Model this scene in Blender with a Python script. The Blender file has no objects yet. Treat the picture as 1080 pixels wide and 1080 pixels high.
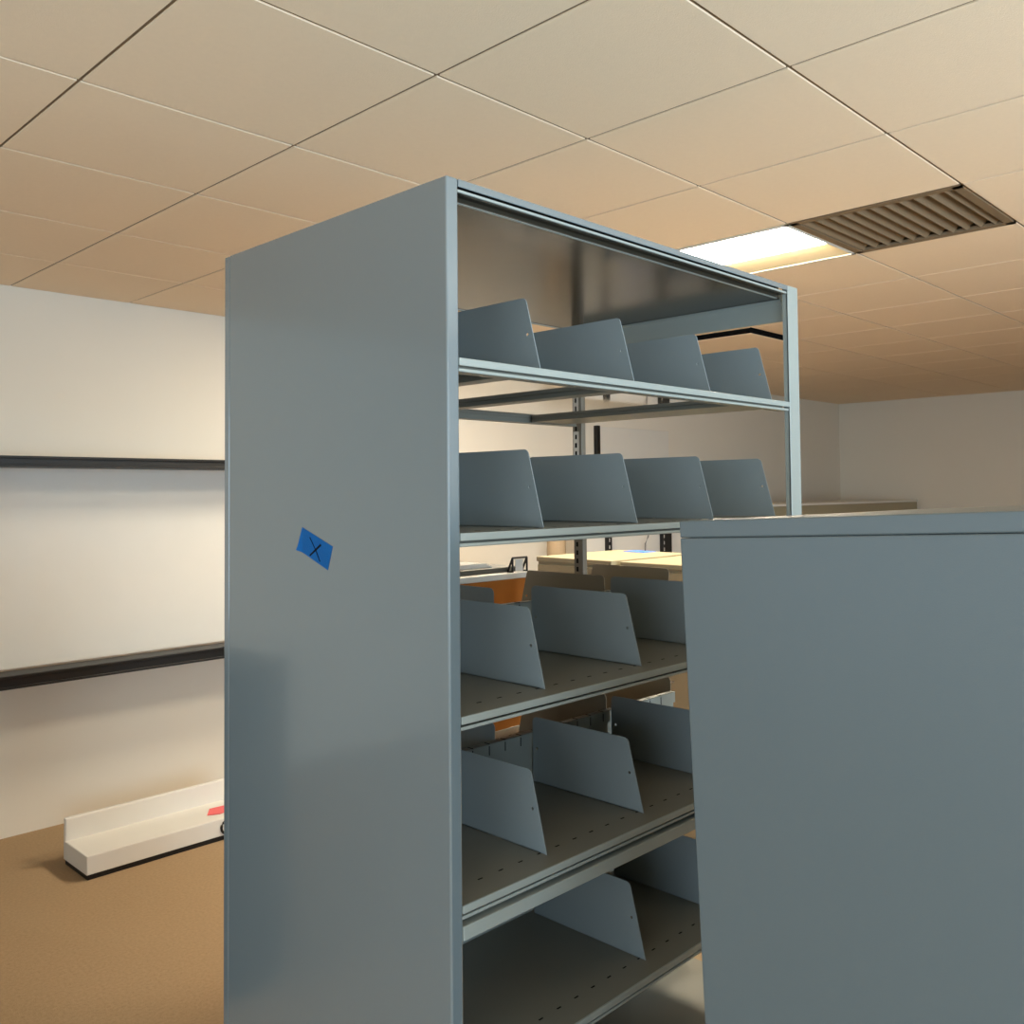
import bpy, bmesh, math, random
from mathutils import Vector, Matrix
random.seed(7)
scn = bpy.context.scene
COL = scn.collection

# ------------------------------------------------------------------ materials
def lin(c):
    return tuple(((v/255)/12.92 if v/255 <= .04045 else ((v/255+.055)/1.055)**2.4) for v in c) + (1,)

def mat(name, rgb, rough=.5, metal=0, spec=.5, coat=0, noise=0, nscale=8, bump=0, bscale=300, emis=None, estr=0):
    m = bpy.data.materials.new(name); m.use_nodes = True
    nt = m.node_tree; b = nt.nodes['Principled BSDF']
    b.inputs['Base Color'].default_value = lin(rgb)
    b.inputs['Roughness'].default_value = rough
    b.inputs['Metallic'].default_value = metal
    b.inputs['Specular IOR Level'].default_value = spec
    b.inputs['Coat Weight'].default_value = coat
    b.inputs['Coat Roughness'].default_value = .15
    tc = nt.nodes.new('ShaderNodeTexCoord')
    if noise:
        n = nt.nodes.new('ShaderNodeTexNoise'); n.inputs['Scale'].default_value = nscale
        n.inputs['Detail'].default_value = 5
        nt.links.new(tc.outputs['Object'], n.inputs['Vector'])
        mx = nt.nodes.new('ShaderNodeMix'); mx.data_type = 'RGBA'
        base = lin(rgb)
        mx.inputs[6].default_value = tuple(v*(1-noise) for v in base[:3])+(1,)
        mx.inputs[7].default_value = tuple(min(1, v*(1+noise)) for v in base[:3])+(1,)
        nt.links.new(n.outputs['Fac'], mx.inputs[0]); nt.links.new(mx.outputs[2], b.inputs['Base Color'])
    if bump:
        n2 = nt.nodes.new('ShaderNodeTexNoise'); n2.inputs['Scale'].default_value = bscale
        n2.inputs['Detail'].default_value = 2
        nt.links.new(tc.outputs['Object'], n2.inputs['Vector'])
        bp = nt.nodes.new('ShaderNodeBump'); bp.inputs['Strength'].default_value = bump
        bp.inputs['Distance'].default_value = .002
        nt.links.new(n2.outputs['Fac'], bp.inputs['Height']); nt.links.new(bp.outputs['Normal'], b.inputs['Normal'])
    if emis:
        b.inputs['Emission Color'].default_value = lin(emis); b.inputs['Emission Strength'].default_value = estr
    return m

M = {}
M['enamel']  = mat('blue grey enamel', (112, 124, 129), .2, spec=1.0, coat=1.0, noise=.02, nscale=3, bump=.05, bscale=500)
M['enamel_dimmed'] = mat('dimmed blue grey enamel', (98, 108, 111), .36, spec=.5, noise=.02, nscale=3, bump=.05, bscale=500)  # end panel paint again, base darkened to stand in for weaker window light
M['enamel2'] = mat('shelf enamel', (156, 162, 157), .38, spec=.5, noise=.02, nscale=4)
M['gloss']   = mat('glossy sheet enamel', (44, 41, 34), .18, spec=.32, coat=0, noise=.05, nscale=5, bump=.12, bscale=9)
M['under']   = mat('mirror smooth sheet enamel', (150, 146, 134), .05, spec=1.0, coat=1.0, noise=.12, nscale=14, bump=.10, bscale=14)
M['under'].node_tree.nodes['Principled BSDF'].inputs['Coat Roughness'].default_value = .03
M['shelftop']= mat('shelf top enamel', (124, 122, 112), .42, spec=.4, noise=.06, nscale=6)
M['divider'] = mat('divider enamel', (143, 152, 154), .42, spec=.45, noise=.03, nscale=5, bump=.05, bscale=600)
M['taupe']   = mat('taupe divider enamel', (160, 150, 130), .45, spec=.4, noise=.04, nscale=6)
M['upright'] = mat('taupe upright enamel', (122, 116, 104), .45)
M['post']    = mat('upright enamel', (150, 158, 156), .4, spec=.5)
M['dark']    = mat('dark opening', (16, 16, 16), .8, spec=.1)
M['tape']    = mat('blue painter tape', (10, 92, 160), .6, spec=.2, noise=.12, nscale=30, bump=.3, bscale=400)
M['ink']     = mat('black marker ink', (10, 16, 28), .6, spec=.1)
M['tile']    = mat('ceiling tile', (244, 222, 194), .95, spec=.1, noise=.025, nscale=60, bump=.4, bscale=350)
M['tbar']    = mat('ceiling grid metal', (128, 108, 84), .6, spec=.3)
M['wall']    = mat('cream wall paint', (228, 222, 210), .8, spec=.2, noise=.015, nscale=2, bump=.1, bscale=250)
M['carpet']  = mat('brown carpet', (162, 138, 108), .95, spec=.1, noise=.25, nscale=90, bump=.6, bscale=300)
M['black']   = mat('black powder coat', (20, 20, 21), .4, spec=.4)
M['cream']   = mat('cream cabinet enamel', (158, 149, 122), .4, spec=.4, noise=.02, nscale=4)
M['orange']  = mat('orange brown board', (186, 112, 38), .55, spec=.3, noise=.1, nscale=18)
M['white']   = mat('white laminate', (222, 220, 214), .45, spec=.4, noise=.02)
M['paper']   = mat('paper', (206, 206, 204), .7, spec=.2, noise=.03, nscale=10)
M['greypl']  = mat('dark grey plastic', (84, 82, 76), .5, spec=.3)
M['red']     = mat('coral red paper', (232, 112, 114), .7, spec=.2)
M['blue']    = mat('bright blue paper', (70, 120, 235), .6, spec=.2)
M['lens']    = mat('lit lens', (255, 250, 240), .5, emis=(255, 240, 214), estr=64)
M['pan']     = mat('troffer pan enamel', (236, 218, 180), .5, spec=.3)
M['wire']    = mat('grey cable', (120, 118, 116), .5)
M['carton']  = mat('tan carton', (150, 130, 104), .7, noise=.08, nscale=20)

M['enamel'].node_tree.nodes['Principled BSDF'].inputs['Coat Roughness'].default_value = .09

# ------------------------------------------------------------------ helpers
def new(name, bm, m, parent=None, kind=None, smooth=False):
    me = bpy.data.meshes.new(name)
    bmesh.ops.recalc_face_normals(bm, faces=bm.faces)
    bm.to_mesh(me); bm.free()
    for x in (m if isinstance(m, (list, tuple)) else [m]): me.materials.append(x)
    if smooth:
        for p in me.polygons: p.use_smooth = True
    o = bpy.data.objects.new(name, me); COL.objects.link(o)
    if parent: o.parent = parent
    if kind: o['kind'] = kind
    return o

def bx(bm, x0, x1, y0, y1, z0, z1, bev=0, mi=0):
    r = bmesh.ops.create_cube(bm, size=1)
    vs = r['verts']
    for v in vs:
        v.co = Vector((x0+(v.co.x+.5)*(x1-x0), y0+(v.co.y+.5)*(y1-y0), z0+(v.co.z+.5)*(z1-z0)))
    fs = {f for v in vs for f in v.link_faces}
    for f in fs: f.material_index = mi
    if bev:
        es = {e for v in vs for e in v.link_edges}
        bmesh.ops.bevel(bm, geom=list(es), offset=bev, segments=2, affect='EDGES', profile=.5)
    return bm

def box(name, m, dims, parent=None, bev=0, kind=None):
    bm = bmesh.new(); bx(bm, *dims, bev=bev)
    return new(name, bm, m, parent, kind)

def prism(bm, pts, axis, a0, a1, holes=(), mi=0):
    """extrude a 2D outline (with round holes) along axis from a0 to a1"""
    def mk(p, a):
        if axis == 'x': return (a, p[0], p[1])
        if axis == 'y': return (p[0], a, p[1])
        return (p[0], p[1], a)
    loops = [pts] + [[(cx+r*math.cos(t*math.pi/6), cy+r*math.sin(t*math.pi/6)) for t in range(12)] for cx, cy, r in holes]
    edges = []
    for lp in loops:
        vs = [bm.verts.new(mk(p, a0)) for p in lp]
        for i in range(len(vs)): edges.append(bm.edges.new((vs[i], vs[(i+1) % len(vs)])))
    r = bmesh.ops.triangle_fill(bm, use_beauty=True, use_dissolve=False, edges=edges)
    fs = [g for g in r['geom'] if isinstance(g, bmesh.types.BMFace)]
    for f in fs: f.material_index = mi
    e = bmesh.ops.extrude_face_region(bm, geom=fs)
    d = Vector(mk((0, 0), a1-a0)) if axis != 'x' else Vector((a1-a0, 0, 0))
    for g in e['geom']:
        if isinstance(g, bmesh.types.BMVert): g.co += d
        if isinstance(g, bmesh.types.BMFace): g.material_index = mi
    return bm

def rounded(pts, rads, seg=5):
    out = []
    n = len(pts)
    for i, (p, r) in enumerate(zip(pts, rads)):
        p = Vector(p)
        if r == 0: out.append(tuple(p)); continue
        a = Vector(pts[i-1])-p; b = Vector(pts[(i+1) % n])-p
        ang = a.angle(b)/2; t = r/math.tan(ang)
        p0 = p+a.normalized()*t; p1 = p+b.normalized()*t
        c = p+(a.normalized()+b.normalized()).normalized()*(r/math.sin(ang))
        v0 = p0-c; v1 = p1-c
        for k in range(seg+1):
            v = v0.lerp(v1, k/seg); v.normalize(); out.append(tuple(c+v*r))
    return out

def tube(bm, pts, r, n=8):
    pts = [Vector(p) for p in pts]; rings = []
    for i, p in enumerate(pts):
        d = (pts[min(i+1, len(pts)-1)]-pts[max(i-1, 0)]).normalized()
        u = d.cross(Vector((0, 0, 1)) if abs(d.z) < .9 else Vector((1, 0, 0))).normalized(); w = d.cross(u)
        rings.append([bm.verts.new(p+u*r*math.cos(2*math.pi*k/n)+w*r*math.sin(2*math.pi*k/n)) for k in range(n)])
    for a, b in zip(rings, rings[1:]):
        for k in range(n): bm.faces.new((a[k], a[(k+1) % n], b[(k+1) % n], b[k]))
    bm.faces.new(rings[0]); bm.faces.new(rings[-1][::-1])
    return bm

def thing(name, label, cat, loc=(0, 0, 0), group=None):
    o = bpy.data.objects.new(name, None); COL.objects.link(o); o.location = loc
    o.empty_display_size = .05
    return tag(o, label, cat, group)

def tag(o, label, cat, group=None):
    o['label'] = label; o['category'] = cat
    if group: o['group'] = group
    return o

def struct(name, m, dims, bev=0):
    return box(name, m, dims, None, bev, 'structure')

# ------------------------------------------------------------------ room
CZ = 2.63
XL, XR, YF, YB = -3.6, 9.6, -3.4, 3.645
struct('floor', M['carpet'], (XL-.1, XR+.1, YF-.1, YB+.1, -.1, 0))
struct('wall_back', M['wall'], (XL-.1, XR+.1, YB, YB+.12, 0, CZ+.25))
struct('wall_right', M['wall'], (XR, XR+.12, YF-.1, YB, 0, CZ+.25))
def wall_with_holes(name, axis, a0, a1, c0, c1, holes):
    bm = bmesh.new(); cur = a0
    def put(p, q, z0, z1):
        if axis == 'x': bx(bm, p, q, c0, c1, z0, z1)
        else: bx(bm, c0, c1, p, q, z0, z1)
    for h0, h1, z0, z1 in holes:
        put(cur, h0, 0, CZ+.25); put(h0, h1, 0, z0); put(h0, h1, z1, CZ+.25); cur = h1
    put(cur, a1, 0, CZ+.25)
    return new(name, bm, M['wall'], None, 'structure')
WIN = [(-2.9, -.5, .75, 2.25), (.1, 2.5, .75, 2.25)]
wall_with_holes('wall_front', 'x', XL-.1, XR+.1, YF-.12, YF, WIN)
WINL = [(-2.7, -.3, .75, 2.25), (.3, 1.9, .75, 2.25)]
wall_with_holes('wall_left', 'y', YF, YB, XL-.12, XL, WINL)
wn = 0
for (a, b, z0, z1) in WIN:
    wn += 1; bm = bmesh.new()
    for p in (a, (a+b)/2-.02, b-.04): bx(bm, p, p+.04, YF-.09, YF-.03, z0, z1)
    for z in (z0, z1-.04): bx(bm, a, b, YF-.09, YF-.03, z, z+.04)
    new('window_%d' % wn, bm, M['white'], None, 'structure')
for (a, b, z0, z1) in WINL:
    wn += 1; bm = bmesh.new()
    for p in (a, (a+b)/2-.02, b-.04): bx(bm, XL-.09, XL-.03, p, p+.04, z0, z1)
    for z in (z0, z1-.04): bx(bm, XL-.09, XL-.03, a, b, z, z+.04)
    new('window_%d' % wn, bm, M['white'], None, 'structure')

gx = [.469-.61*k for k in range(7, 0, -1)] + [.469, 1.049, 1.637, 2.255, 2.885, 3.52, 4.175] + [4.175+.63*k for k in range(1, 10)]
gy = [.547-.62*k for k in range(7, 0, -1)] + [.547, 1.174, 1.769, 2.409, 3.03, 3.646]
gx[0] = XL; gx[-1] = XR; gy[0] = YF
lights = {(10, 7), (10, 9)}  # cells holding light fixtures
def cell(i, j): return gx[i], gx[i+1], gy[j], gy[j+1]
PL = (13, 9)        # the plaque diffuser
bm = bmesh.new(); g = .0045
for i in range(len(gx)-1):
    for j in range(len(gy)-1):
        if (i, j) in lights or (i, j) == PL or (i, j) == (10, 6): continue
        x0, x1, y0, y1 = cell(i, j)
        bx(bm, x0+g, x1-g, y0+g, y1-g, CZ, CZ+.02, bev=.0015)
new('ceiling', bm, M['tile'], None, 'structure')
bm = bmesh.new()
for x in gx[1:-1]: bx(bm, x-.012, x+.012, YF, YB, CZ+.004, CZ+.0055)
for y in gy[1:-1]: bx(bm, XL, XR, y-.012, y+.012, CZ+.0045, CZ+.006)
new('trim_1', bm, M['tbar'], None, 'structure')
struct('trim_2', M['tile'], (XL-.1, XR+.1, YF-.1, YB+.1, CZ+.26, CZ+.3))     # slab above the hung grid

LL = {(10, 7): 'lit square ceiling light just above the far front corner of the tall shelving',
      (8, 9): 'lit ceiling light hidden behind the tall end panel, nearer the back wall',
      (10, 9): 'lit ceiling light hidden above the tall shelving canopy',
      (12, 9): 'lit ceiling light behind the shelving canopy, towards the air diffuser',
      (3, 3): 'lit ceiling light over the aisle at the left, before the shelving',
      (8, 3): 'lit ceiling light over the aisle at the right, before the shelving',
      (3, 9): 'lit ceiling light at the far left of the room by the back wall',
      (14, 4): 'lit ceiling light far to the right, past the shelving'}
PLAIN = []
for key in sorted(lights):
    if key in PLAIN: continue
    x0, x1, y0, y1 = cell(*key)
    t = thing('ceiling_light', LL[key], 'light', ((x0+x1)/2, (y0+y1)/2, CZ), 'ceiling lights')
    hx, hy = (x1-x0)/2-.004, (y1-y0)/2-.004
    bm = bmesh.new()     # housing: a pan with four thin walls
    bx(bm, -hx, hx, -hy, hy, .05, .052)
    for s in (-1, 1):
        bx(bm, s*hx-.001, s*hx+.001, -hy, hy, 0, .05); bx(bm, -hx, hx, s*hy-.001, s*hy+.001, 0, .05)
    new('housing', bm, M['pan'], t)
    bm = bmesh.new()     # frame
    for s in (-1, 1):
        bx(bm, min(s*hx, s*(hx-.018)), max(s*hx, s*(hx-.018)), -hy, hy, -.004, 0)
        bx(bm, -hx, hx, min(s*hy, s*(hy-.012)), max(s*hy, s*(hy-.012)), -.004, 0)
    new('frame', bm, M['white'], t)
    bm = bmesh.new()     # sloping reflector wing on the far side
    prism(bm, [(hx-.018, -.001), (hx-.018, .002), (.06, .03), (.06, .026)], 'y', -hy+.012, hy-.012)
    new('reflector', bm, M['pan'], t)
    bm = bmesh.new()     # lit lens
    prism(bm, [(-hx+.018, -.001), (.06, -.001), (.09, .012), (.06, .03), (-hx+.018, .03)], 'y', -hy+.012, hy-.012)
    new('lens', bm, M['lens'], t)
for key in PLAIN:     # these cells are plain tiles
    x0, x1, y0, y1 = cell(*key)
    struct('trim_3', M['tile'], (x0+g, x1-g, y0+g, y1-g, CZ, CZ+.02), .0015)
# slotted return vent beside the light
x0, x1, y0, y1 = cell(10, 6)
t = thing('ceiling_vent', 'brownish ceiling vent beside the lit ceiling light, at the edge of view', 'vent', ((x0+x1)/2, (y0+y1)/2, CZ))
hx, hy = (x1-x0)/2-.004, (y1-y0)/2-.004
bm = bmesh.new()
for s in (-1, 1):
    bx(bm, min(s*(hx+.003), s*(hx-.03)), max(s*(hx+.003), s*(hx-.03)), -hy, hy, -.003, .01)
    bx(bm, -hx, hx, min(s*hy, s*(hy-.03)), max(s*hy, s*(hy-.03)), -.003, .01)
new('frame', bm, M['tbar'], t)
bm = bmesh.new()
for k in range(11):
    yy = -hy+.05+k*(2*hy-.1)/10
    prism(bm, [(yy-.014, .028), (yy-.012, .028), (yy+.014, 0), (yy+.012, 0)], 'x', -hx+.03, hx-.03)
new('louver', bm, M['tbar'], t)
box('backing', M['carton'], (-hx, hx, -hy, hy, .04, .042), t)
# plaque diffuser
x0, x1, y0, y1 = cell(*PL)
t = thing('ceiling_diffuser', 'square plaque air diffuser with a dark gap round it, seen past the top shelf', 'vent', ((x0+x1)/2, (y0+y1)/2, CZ))
hx, hy = (x1-x0)/2-.004, (y1-y0)/2-.004
bm = bmesh.new()
bx(bm, -hx, hx, -hy, hy, .0, .004)
bx(bm, -hx+.02, hx-.02, -hy+.02, hy-.02, -.030, 0)
new('neck', bm, M['dark'], t)
box('plaque', M['tile'], (-hx, hx, -hy, hy, -.036, -.031), t, .002)

# ------------------------------------------------------------------ tall shelving unit
W, D, H, T = 1.218, .721, 2.133, .026
unit = thing('shelving_unit', 'tall blue-grey double-faced steel shelving unit with a solid end panel', 'shelving')
bm = bmesh.new()
bx(bm, 0, T, 0, .7, 0, H, bev=.003); bx(bm, 0.0005, T, .7012, D, 0, H-.001, bev=.002)
new('end_panel', bm, M['enamel'], unit)
# canopy
bm = bmesh.new()
cx0, cx1 = T+.001, 1.164
bx(bm, cx0, cx1, .0, D-.001, H-.004, H-.001)                       # top sheet
bx(bm, cx0, cx1, .0, .004, H-.013, H-.003, bev=.001)              # fascia
bx(bm, cx0, cx1, D-.005, D-.001, H-.013, H-.003, bev=.001)
new('canopy', bm, M['enamel'], unit)
def mir(a, b, back):
    return (D-b, D-a) if back else (a, b)
for back in (False, True):
    bm = bmesh.new()
    bx(bm, cx0, cx1, *mir(.024, .028, back), H-.0285, H-.0045, mi=1)
    bx(bm, cx0, cx1, *mir(.002, .007, back), H-.0215, H-.0165, bev=.0018)
    bx(bm, cx0, cx1, *mir(.006, .028, back), H-.0220, H-.0205, mi=1)
    bx(bm, cx0, cx1, *mir(.0285, .035, back), H-.029, H-.0275)
    new('canopy_lip', bm, [M['enamel2'], M['gloss']], unit)
box('canopy_underside', M['gloss'], (cx0, 1.189, .036, D-.036, H-.0270, H-.0245), unit)
# posts: an angle section with a slotted face, at both far corners and inside the end panel
def post(x0, x1, y0, y1, slots, face):
    bm = bmesh.new()
    if face == 'far_front':
        bx(bm, x0, x1, y0, y0+.006, 0, H, bev=.0015); bx(bm, x0, x0+.003, y0+.002, y1, 0, H)
        bx(bm, x1-.003, x1, y0+.002, y1, 0, H)
    else:
        bx(bm, x0, x1, y0, y1, 0, H, bev=.002)
    if slots:
        yc = (y0+y1)/2+.004; k = 0; z = .1
        while z < H-.1:
            bx(bm, x0-.0006, x0+.001, yc-.0035, yc+.0035, z, z+.014, mi=1); z += .0254
        bx(bm, x0-.0004, x0+.001, yc-.011, yc+.010, 1.56, 1.80, mi=2)
        for zz in (1.585, 1.63, 1.655, 1.705, 1.75): bx(bm, x0-.0014, x0+.001, yc-.0035, yc+.0035, zz, zz+.014, mi=1)
    return new('post', bm, [M['enamel2'] if face == 'far_front' else M['upright'], M['dark'], M['white']], unit)
post(1.165, W, 0, .015, False, 'far_front')
post(1.185, 1.205, .693, .729, True, 'far_back')
# end rails at the far side
bm = bmesh.new(); bx(bm, 1.19, 1.196, .03, .684, H-.085, H-.010, bev=.0015); bx(bm, 1.186, 1.19, .03, .684, H-.034, H-.028)
new('end_rail', bm, M['enamel2'], unit)
box('end_rail', M['enamel2'], (1.19, 1.196, .03, .684, .10, .16), unit, .0015)

LEV = [1.836, 1.548, 1.251, .950, .652, .354, .090]
def shelf(z):
    x0, x1 = T+.001, 1.164
    bm = bmesh.new()
    bx(bm, x0, x1, .003, D-.004, z-.0015, z)                       # top sheet (front lip below)
    k = 0
    for yy in (.057, D-.057):
        x = .07
        while x < x1-.03:
            bx(bm, x-.0055, x+.0055, yy-.0016, yy+.0016, z-.0005, z+.0003, mi=1); x += .0505
    s = new('shelf', bm, [M['shelftop'], M['dark']], unit)
    for back in (False, True):
        bm = bmesh.new()
        bx(bm, x0, x1, *mir(0, .004, back), z-.0125, z+.0005, bev=.0012)           # face of the lip
        bx(bm, x0, x1, *mir(.020, .024, back), z-.0205, z-.0018, mi=1)
        bx(bm, x0, x1, *mir(.002, .008, back), z-.0225, z-.0165, bev=.002)              # rolled lower edge
        bx(bm, x0, x1, *mir(.0075, .030, back), z-.0222, z-.0205, mi=1)
        new('shelf_lip', bm, [M['enamel2'], M['shelftop']], s)
    box('underside', M['under'], (x0, x1, .030, D-.030, z-.0090, z-.0078), s)
    for a, b, h in ((.155, .195, .0190), (.487, .530, .0190), (.955, 1.11, .0190)):
        bm = bmesh.new(); bx(bm, a, b, .031, D-.031, z-h, z-.0091, bev=.001)
        new('stiffener', bm, M['shelftop'], s)
    bm = bmesh.new()                                                # centre back stop with slotted top rail
    yb = .3605
    bx(bm, x0, x1, yb, yb+.0015, z+.0005, z+.11)
    bx(bm, x0, x1, yb-.006, yb-.0045, z+.082, z+.110); bx(bm, x0, x1, yb-.006, yb+.010, z+.109, z+.1105)
    bx(bm, x0, x1, yb+.0085, yb+.010, z+.082, z+.110)
    x = .086
    while x < x1-.03:
        bx(bm, x-.0012, x+.0012, yb-.0066, yb-.0045, z+.086, z+.106, mi=1)
        bx(bm, x-.0012, x+.0012, yb-.0066, yb+.009, z+.1100, z+.1110, mi=1); x += .0505
    new('back_stop', bm, [M['enamel2'], M['dark']], s)
    return s
for i, z in enumerate(LEV):
    s = shelf(z)
    if i == 3:      # second rail under the fourth shelf
        bm = bmesh.new(); bx(bm, T+.001, 1.164, -.001, .006, .895, .918, bev=.0015)
        bx(bm, T+.001, 1.164, .004, .36, .9165, .918)
        new('pull_out_shelf', bm, M['enamel2'], unit)
# kick plate
box('kick_plate', M['enamel2'], (T+.001, 1.164, .03, .034, .0, .066), unit)

# ------------------------------------------------------------------ dividers
def divider_mesh(m):
    bm = bmesh.new()
    pts = rounded([(0, 0), (.038, .147), (.308, .147), (.308, 0)], [0, .012, .012, 0])
    prism(bm, pts, 'x', -.0009, .0009, holes=((.034, .076, .0032), (.295, .076, .0032)))
    bx(bm, -.0009, .010, .012, .30, -.0001, .0012)                 # foot flange
    me = bpy.data.meshes.new('shelf_divider'); bmesh.ops.recalc_face_normals(bm, faces=bm.faces)
    bm.to_mesh(me); bm.free(); me.materials.append(m); return me
DM = divider_mesh(M['divider']); DT = divider_mesh(M['taupe'])
def divider(x, z, label, back=False, group='', rz=0, me=None):
    o = bpy.data.objects.new('shelf_divider', me or (DT if back else DM)); COL.objects.link(o)
    o.location = (x, .679, z+.0006) if back else (x, .042, z+.0006)
    o.rotation_euler = (0, 0, math.radians((180 if back else 0)+rz))
    tag(o, label, 'divider', group)
XD = [.2745, .568, .864, 1.156]
nth = ['beside the end panel', 'second from the end panel', 'third from the end panel', 'farthest from the end panel']
for r, (z, nm) in enumerate(((1.836, 'top shelf'), (1.548, 'second shelf from the top'))):
    for k in range(4):
        divider(XD[k]+(.002 if r else 0), z, 'grey metal divider on %s, %s' % (nm, nth[k]), group='front dividers on the '+nm, rz=random.uniform(-.5, .5))
for r, (z, nm) in enumerate(((1.251, 'third shelf from the top'), (.950, 'fourth shelf from the top'))):
    for k in range(3):
        divider([.276, .577, .874][k], z, 'blue-grey divider, front of %s, %s' % (nm, nth[k]), group='front dividers on the '+nm, rz=random.uniform(-.4, .4))
    for k, x in enumerate((.474, .878, 1.168)):
        w = ['leftmost of three', 'middle of three', 'rightmost of three'][k]
        divider(x, z, 'taupe divider, back half of %s, %s' % (nm, w), True, 'back dividers on the '+nm, me=DM if k == 0 else None)
for k in range(2):
    divider([.577, .874][k], .652, 'blue-grey divider on the fifth shelf from the top, %s' % ('left one' if k == 0 else 'right one'), group='front dividers on the fifth shelf')

# ------------------------------------------------------------------ blue tape with an X
quad = [(.418, 1.5505), (.318, 1.5170), (.3335, 1.4725), (.417, 1.5020), (.434, 1.5065), (.428, 1.514)]
bm = bmesh.new()
prism(bm, quad, 'x', -.0009, -.0003)
for v in bm.verts:      # the lower back corner lifts off a little
    if v.co.y > .425: v.co.x -= .004
tp = new('painter_tape', bm, M['tape']); tag(tp, 'torn piece of blue tape marked with a black X on the end panel', 'tape')
bm = bmesh.new()
def stroke(bm, a, b, w):
    a = Vector(a); b = Vector(b); d = (b-a).normalized(); n = Vector((-d.y, d.x))*w/2
    prism(bm, [tuple(a+n), tuple(b+n*.8), tuple(b-n*.8), tuple(a-n)], 'x', -.0013, -.0010)
stroke(bm, (.392, 1.532), (.373, 1.509), .0022); stroke(bm, (.373, 1.510), (.358, 1.487), .0028)
stroke(bm, (.355, 1.519), (.392, 1.497), .0045)
new('ink_mark', bm, M['ink'], tp)

# ------------------------------------------------------------------ foreground cabinet (leans a little towards the shelving)
CX, CY, CH, CD, CL = .117, -.424, 1.572, .74, .95
cab = thing('storage_cabinet', 'shorter blue-grey metal cabinet in the right foreground, leaning slightly', 'cabinet', (CX, CY, .001))
cab.rotation_euler = (math.radians(-2.4), 0, 0)
box('side_panel', M['enamel_dimmed'], (0, .022, -CD, 0, 0, CH-.0245), cab, .002)
box('top_panel', M['enamel_dimmed'], (0, CL, -CD, 0, CH-.0238, CH), cab, .002)
box('side_panel', M['enamel_dimmed'], (CL-.022, CL, -CD, 0, 0, CH-.0245), cab, .002)
box('back_panel', M['enamel_dimmed'], (.0225, CL-.0225, -.012, -.002, .02, CH-.0245), cab)
bm = bmesh.new()
for z in (.06, .42, .80, 1.18): bx(bm, .0225, CL-.0225, -CD+.01, -.013, z-.02, z, bev=.001)
new('shelf', bm, M['enamel2'], cab)

# ------------------------------------------------------------------ behind the shelving: cream filing cabinets
def file_cabinet(x, y0, y1, h, label, depth=.60):
    t = thing('filing_cabinet', label, 'cabinet', (x, y0, 0), 'cream filing cabinets behind the shelving')
    w = y1-y0
    box('body', M['cream'], (.012, depth, 0, w, 0, h-.002), t, .002)
    box('top', M['cream'], (0, depth+.005, -.001, w+.001, h-.0215, h), t, .003)
    for k in range(4):
        dz = (h-.07)/4; z0 = .04+k*dz
        d = box('drawer', M['cream'], (-.006, .012, .012, w-.012, z0+.004, z0+dz-.004), t, .002)
        bm = bmesh.new(); tube(bm, [(-.006, w/2-.05, z0+dz*.6), (-.028, w/2-.045, z0+dz*.6), (-.028, w/2+.045, z0+dz*.6), (-.006, w/2+.05, z0+dz*.6)], .004)
        new('handle', bm, M['tbar'], d)
    return t
file_cabinet(2.10, 1.29, 1.715, 1.322, 'cream filing cabinet behind the slotted post, a blue sheet on its top')
file_cabinet(2.13, .84, 1.265, 1.318, 'cream filing cabinet right of the slotted post, its top bare')
file_cabinet(2.13, .39, .815, 1.318, 'cream filing cabinet mostly hidden behind the foreground cabinet')
# blue sheet and cable
b = box('blue_sheet', M['blue'], (2.60, 2.70, 1.48, 1.60, 1.3222, 1.3245)); tag(b, 'small bright blue sheet lying on the back of a cream filing cabinet top', 'paper')

# orange-brown cabinet with white top edge
t = thing('wooden_cabinet', 'orange-brown wooden cabinet back with a pale top, behind the third shelf', 'cabinet', (.40, .9, 0))
box('body', M['orange'], (0, .775, 0, .5, 0, 1.343), t, .002)
box('worktop', M['white'], (-.005, .78, -.005, .51, 1.3435, 1.362), t, .002)
p = box('tray', M['greypl'], (.62, 1.155, .93, 1.3, 1.3625, 1.378), None, .002); tag(p, 'flat dark grey tray on the pale cabinet top, under the papers', 'tray')
t = thing('paper_stack', 'low stack of pale grey papers lying on the dark grey tray', 'paper', (.66, .96, 1.3785))
bm = bmesh.new()
for k in range(4): bx(bm, .004*k, .40-.006*k, .003*k, .26, k*.0032, k*.0032+.003)
new('sheets', bm, M['paper'], t)
p = box('clipboard', M['black'], (.62, .95, .99, 1.2, 1.3920, 1.3945), None, .001); tag(p, 'thin black clipboard lying on top of the papers', 'clipboard')
# black wire frame stand
t = thing('desk_stand', 'small black metal frame stand with a white card, between the tray and filing cabinets', 'stand', (1.095, .905, 1.3625))
bm = bmesh.new()
for a, b2 in (((0, 0, 0), (0, 0, .045)), ((.066, 0, 0), (.066, 0, .045)), ((0, 0, .045), (.066, 0, .045)), ((0, .022, 0), (0, 0, .045)), ((.066, .022, 0), (.066, 0, .045)), ((0, 0, .001), (0, .022, .001)), ((.066, 0, .001), (.066, .022, .001))):
    bx_d = Vector(b2)-Vector(a); tube(bm, [a, b2], .0035, 6)
new('frame', bm, M['black'], t)
box('card', M['white'], (.018, .052, .004, .006, .002, .040), t)

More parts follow.
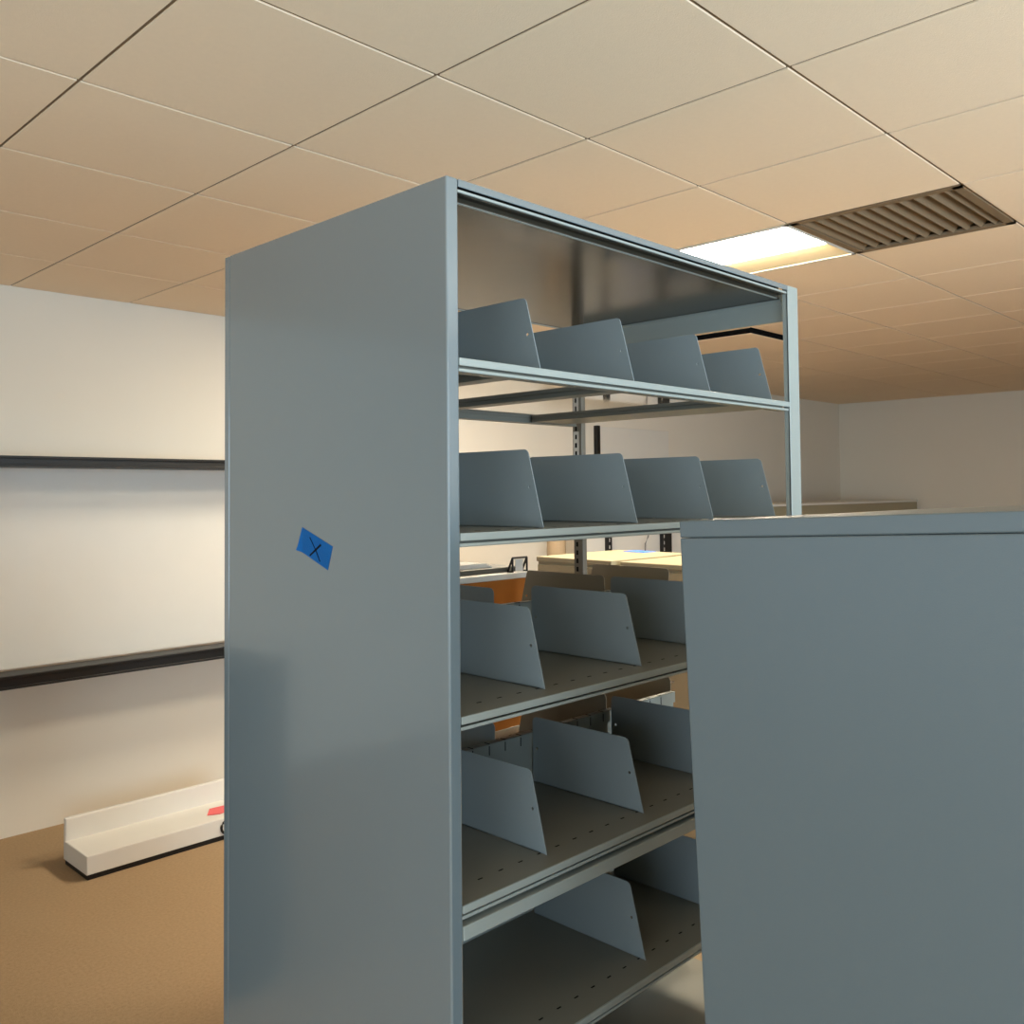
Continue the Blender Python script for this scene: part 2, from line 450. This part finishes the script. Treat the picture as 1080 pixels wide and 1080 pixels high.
# black rack with pale back panel beyond the filing cabinets
t = thing('equipment_rack', 'low black slotted rack with pale back panels, beyond the filing cabinets', 'rack', (4.25, 3.0, 0))
def slotted(x0, x1, z1):
    bm = bmesh.new(); bx(bm, x0, x1, 0, .03, 0, z1)
    z = .1
    while z < z1-.03: bx(bm, x0+.012, x0+.020, -.001, .001, z, z+.025, mi=1); z += .05
    return new('post', bm, [M['black'], M['paper']], t)
slotted(.04, .085, 1.37); slotted(.73, .85, 1.37); slotted(1.5, 1.6, 1.37)
box('back_panel', M['white'], (-.18, 1.62, .035, .05, .05, 1.37), t)
box('shelf', M['black'], (-.1, 1.6, .05, .4, .6, .64), t)
bm = bmesh.new(); tube(bm, [(4.80, 3.01, 1.37), (4.795, 3.0, 1.31), (4.77, 2.99, 1.27), (4.725, 2.985, 1.22), (4.715, 2.98, 1.12), (4.715, 2.98, .9), (4.72, 3.0, .66)], .006)
o = new('cable', bm, M['wire']); tag(o, 'thin grey cable hanging down the pale rack panel', 'cable')
# white board on the wall with black left frame bar
t = thing('wall_board', 'large pale board on the back wall with a black bar at its left edge', 'board', (4.93, YB-.03, 1.62))
box('panel', M['white'], (.06, 1.06, .0, .028, 0, .535), t, .002)
box('frame', M['black'], (.015, .05, -.012, .028, -.0, .54), t)
# tan cardboard tube standing behind the cabinets
bm = bmesh.new(); tube(bm, [(3.20, 2.55, 0), (3.20, 2.55, 1.37)], .058, 24)
p = new('cardboard_tube', bm, M['carton'], smooth=False); tag(p, 'tall tan cardboard tube just left of the slotted post, far back', 'tube')
# long cream cabinet seen above the foreground cabinet's top, right
t = thing('cream_sideboard', 'distant cream cabinet row glimpsed beneath the far post of the shelving', 'cabinet', (6.0, 2.7, 0))
box('body', M['cream'], (0, 3.4, 0, .6, 0, 1.475), t, .002); box('top', M['white'], (-.01, 3.41, -.01, .61, 1.4755, 1.495), t, .002)

# left: black rack along the wall
t = thing('wall_rack', 'black steel rack with two horizontal beams against the cream wall, left edge', 'rack', (.2, 3.3, 0))
def beam(z0, z1):
    bm = bmesh.new(); bx(bm, 0, 2.4, 0, .012, z0, z1, bev=.002); bx(bm, 0, 2.4, -.012, 0, z1-.012, z1, bev=.002); bx(bm, 0, 2.4, -.008, 0, z0, z0+.012, bev=.002)
    return new('beam', bm, M['black'], t)
beam(1.748, 1.797); beam(.762, .823)
for x in (0, 2.36):
    box('post', M['black'], (x, x+.04, .013, .05, 0, 1.86), t); box('post', M['black'], (x, x+.04, .29, .33, 0, 1.86), t)
box('back_panel', M['white'], (.05, 2.35, .30, .31, .80, 1.78), t)
for z in (.8, 1.77): box('shelf', M['black'], (.04, 2.36, .014, .29, z-.02, z-.008), t)
# white tray box on the floor with red paper and a black ring
t = thing('white_box', 'open white box on the floor at the lower left, behind the end panel', 'box', (.55, 2.87, 0.001))
bm = bmesh.new()
bx(bm, 0, .95, 0, .26, .02, .10, bev=.004); bx(bm, 0, .95, .24, .262, .09, .20, bev=.006)
new('body', bm, M['white'], t)
box('base', M['black'], (.005, .945, .003, .25, 0, .02), t)
bm = bmesh.new(); tube(bm, [(.645+.03*math.cos(a*math.pi/8), -.004, .058+.03*math.sin(a*math.pi/8)) for a in range(17)], .006)
new('ring', bm, M['black'], t)
bm = bmesh.new(); prism(bm, [(1.14, 2.955), (1.19, 2.93), (1.27, 2.94), (1.28, 3.02), (1.19, 3.03)], 'z', .1025, .1045)
o = new('red_paper', bm, M['red']); tag(o, 'crumpled coral red paper lying on the white box', 'paper')

# unseen dark block left of the aisle, added to darken the end panel's reflection
t = thing('added_dark_block', 'unseen dark block added left of the shelving to darken the reflection low in its end panel', 'cabinet', (-.73, 1.62, 0))
box('body', M['black'], (0, .41, 0, .75, 0, 1.05), t, .004)
box('block_front', M['black'], (.02, .39, -.016, -.001, .04, 1.03), t, .003)

# ------------------------------------------------------------------ lights
def area(name, loc, rot, sx, sy, col, power):
    l = bpy.data.lights.new(name, 'AREA'); l.shape = 'RECTANGLE'; l.size = sx; l.size_y = sy
    l.color = col; l.energy = power
    o = bpy.data.objects.new(name, l); COL.objects.link(o); o.location = loc; o.rotation_euler = rot
    return o
R = math.radians
COOL = (.66, .85, 1.0)
area('daylight', (-1.7, YF-.10, 1.5), (R(90), 0, 0), 2.3, 1.4, COOL, 56)
area('daylight', (1.3, YF-.10, 1.5), (R(90), 0, 0), 2.3, 1.4, COOL, 132)
area('daylight', (XL-.10, -1.5, 1.5), (R(90), 0, R(-90)), 2.3, 1.4, COOL, 37)
area('daylight', (XL-.10, 1.1, 1.5), (R(90), 0, R(-90)), 1.5, 1.4, COOL, 9)
w = bpy.data.worlds.new('world'); scn.world = w; w.use_nodes = True
w.node_tree.nodes['Background'].inputs[0].default_value = (.6, .75, .95, 1)
w.node_tree.nodes['Background'].inputs[1].default_value = .6

# ------------------------------------------------------------------ camera
yaw, pitch, roll, f = math.radians(45.0609), math.radians(2.0215), math.radians(-.4773), 963.45
fw = Vector((math.sin(yaw)*math.cos(pitch), math.cos(yaw)*math.cos(pitch), math.sin(pitch)))
r = fw.cross(Vector((0, 0, 1))).normalized(); u = r.cross(fw)
r2 = r*math.cos(roll)+u*math.sin(roll); u2 = u*math.cos(roll)-r*math.sin(roll)
cd = bpy.data.cameras.new('camera'); cam = bpy.data.objects.new('camera', cd); COL.objects.link(cam)
m = Matrix((r2, u2, -fw)).transposed().to_4x4(); m.translation = Vector((-.9915, -1.0898, 1.6143))
cam.matrix_world = m
cd.sensor_width = 36; cd.lens = f/1080*36
cd.shift_x = 21.0/1080; cd.shift_y = -54.5/1080; cd.clip_start = .02
scn.camera = cam

scn.view_settings.view_transform = 'Standard'; scn.view_settings.look = 'None'
scn.view_settings.gamma = 1; scn.view_settings.use_curve_mapping = False
scn.view_settings.exposure = .35
scn.cycles.use_denoising = True
scn.cycles.max_bounces = 10; scn.cycles.diffuse_bounces = 6; scn.cycles.glossy_bounces = 4
scn.cycles.sample_clamp_indirect = 8
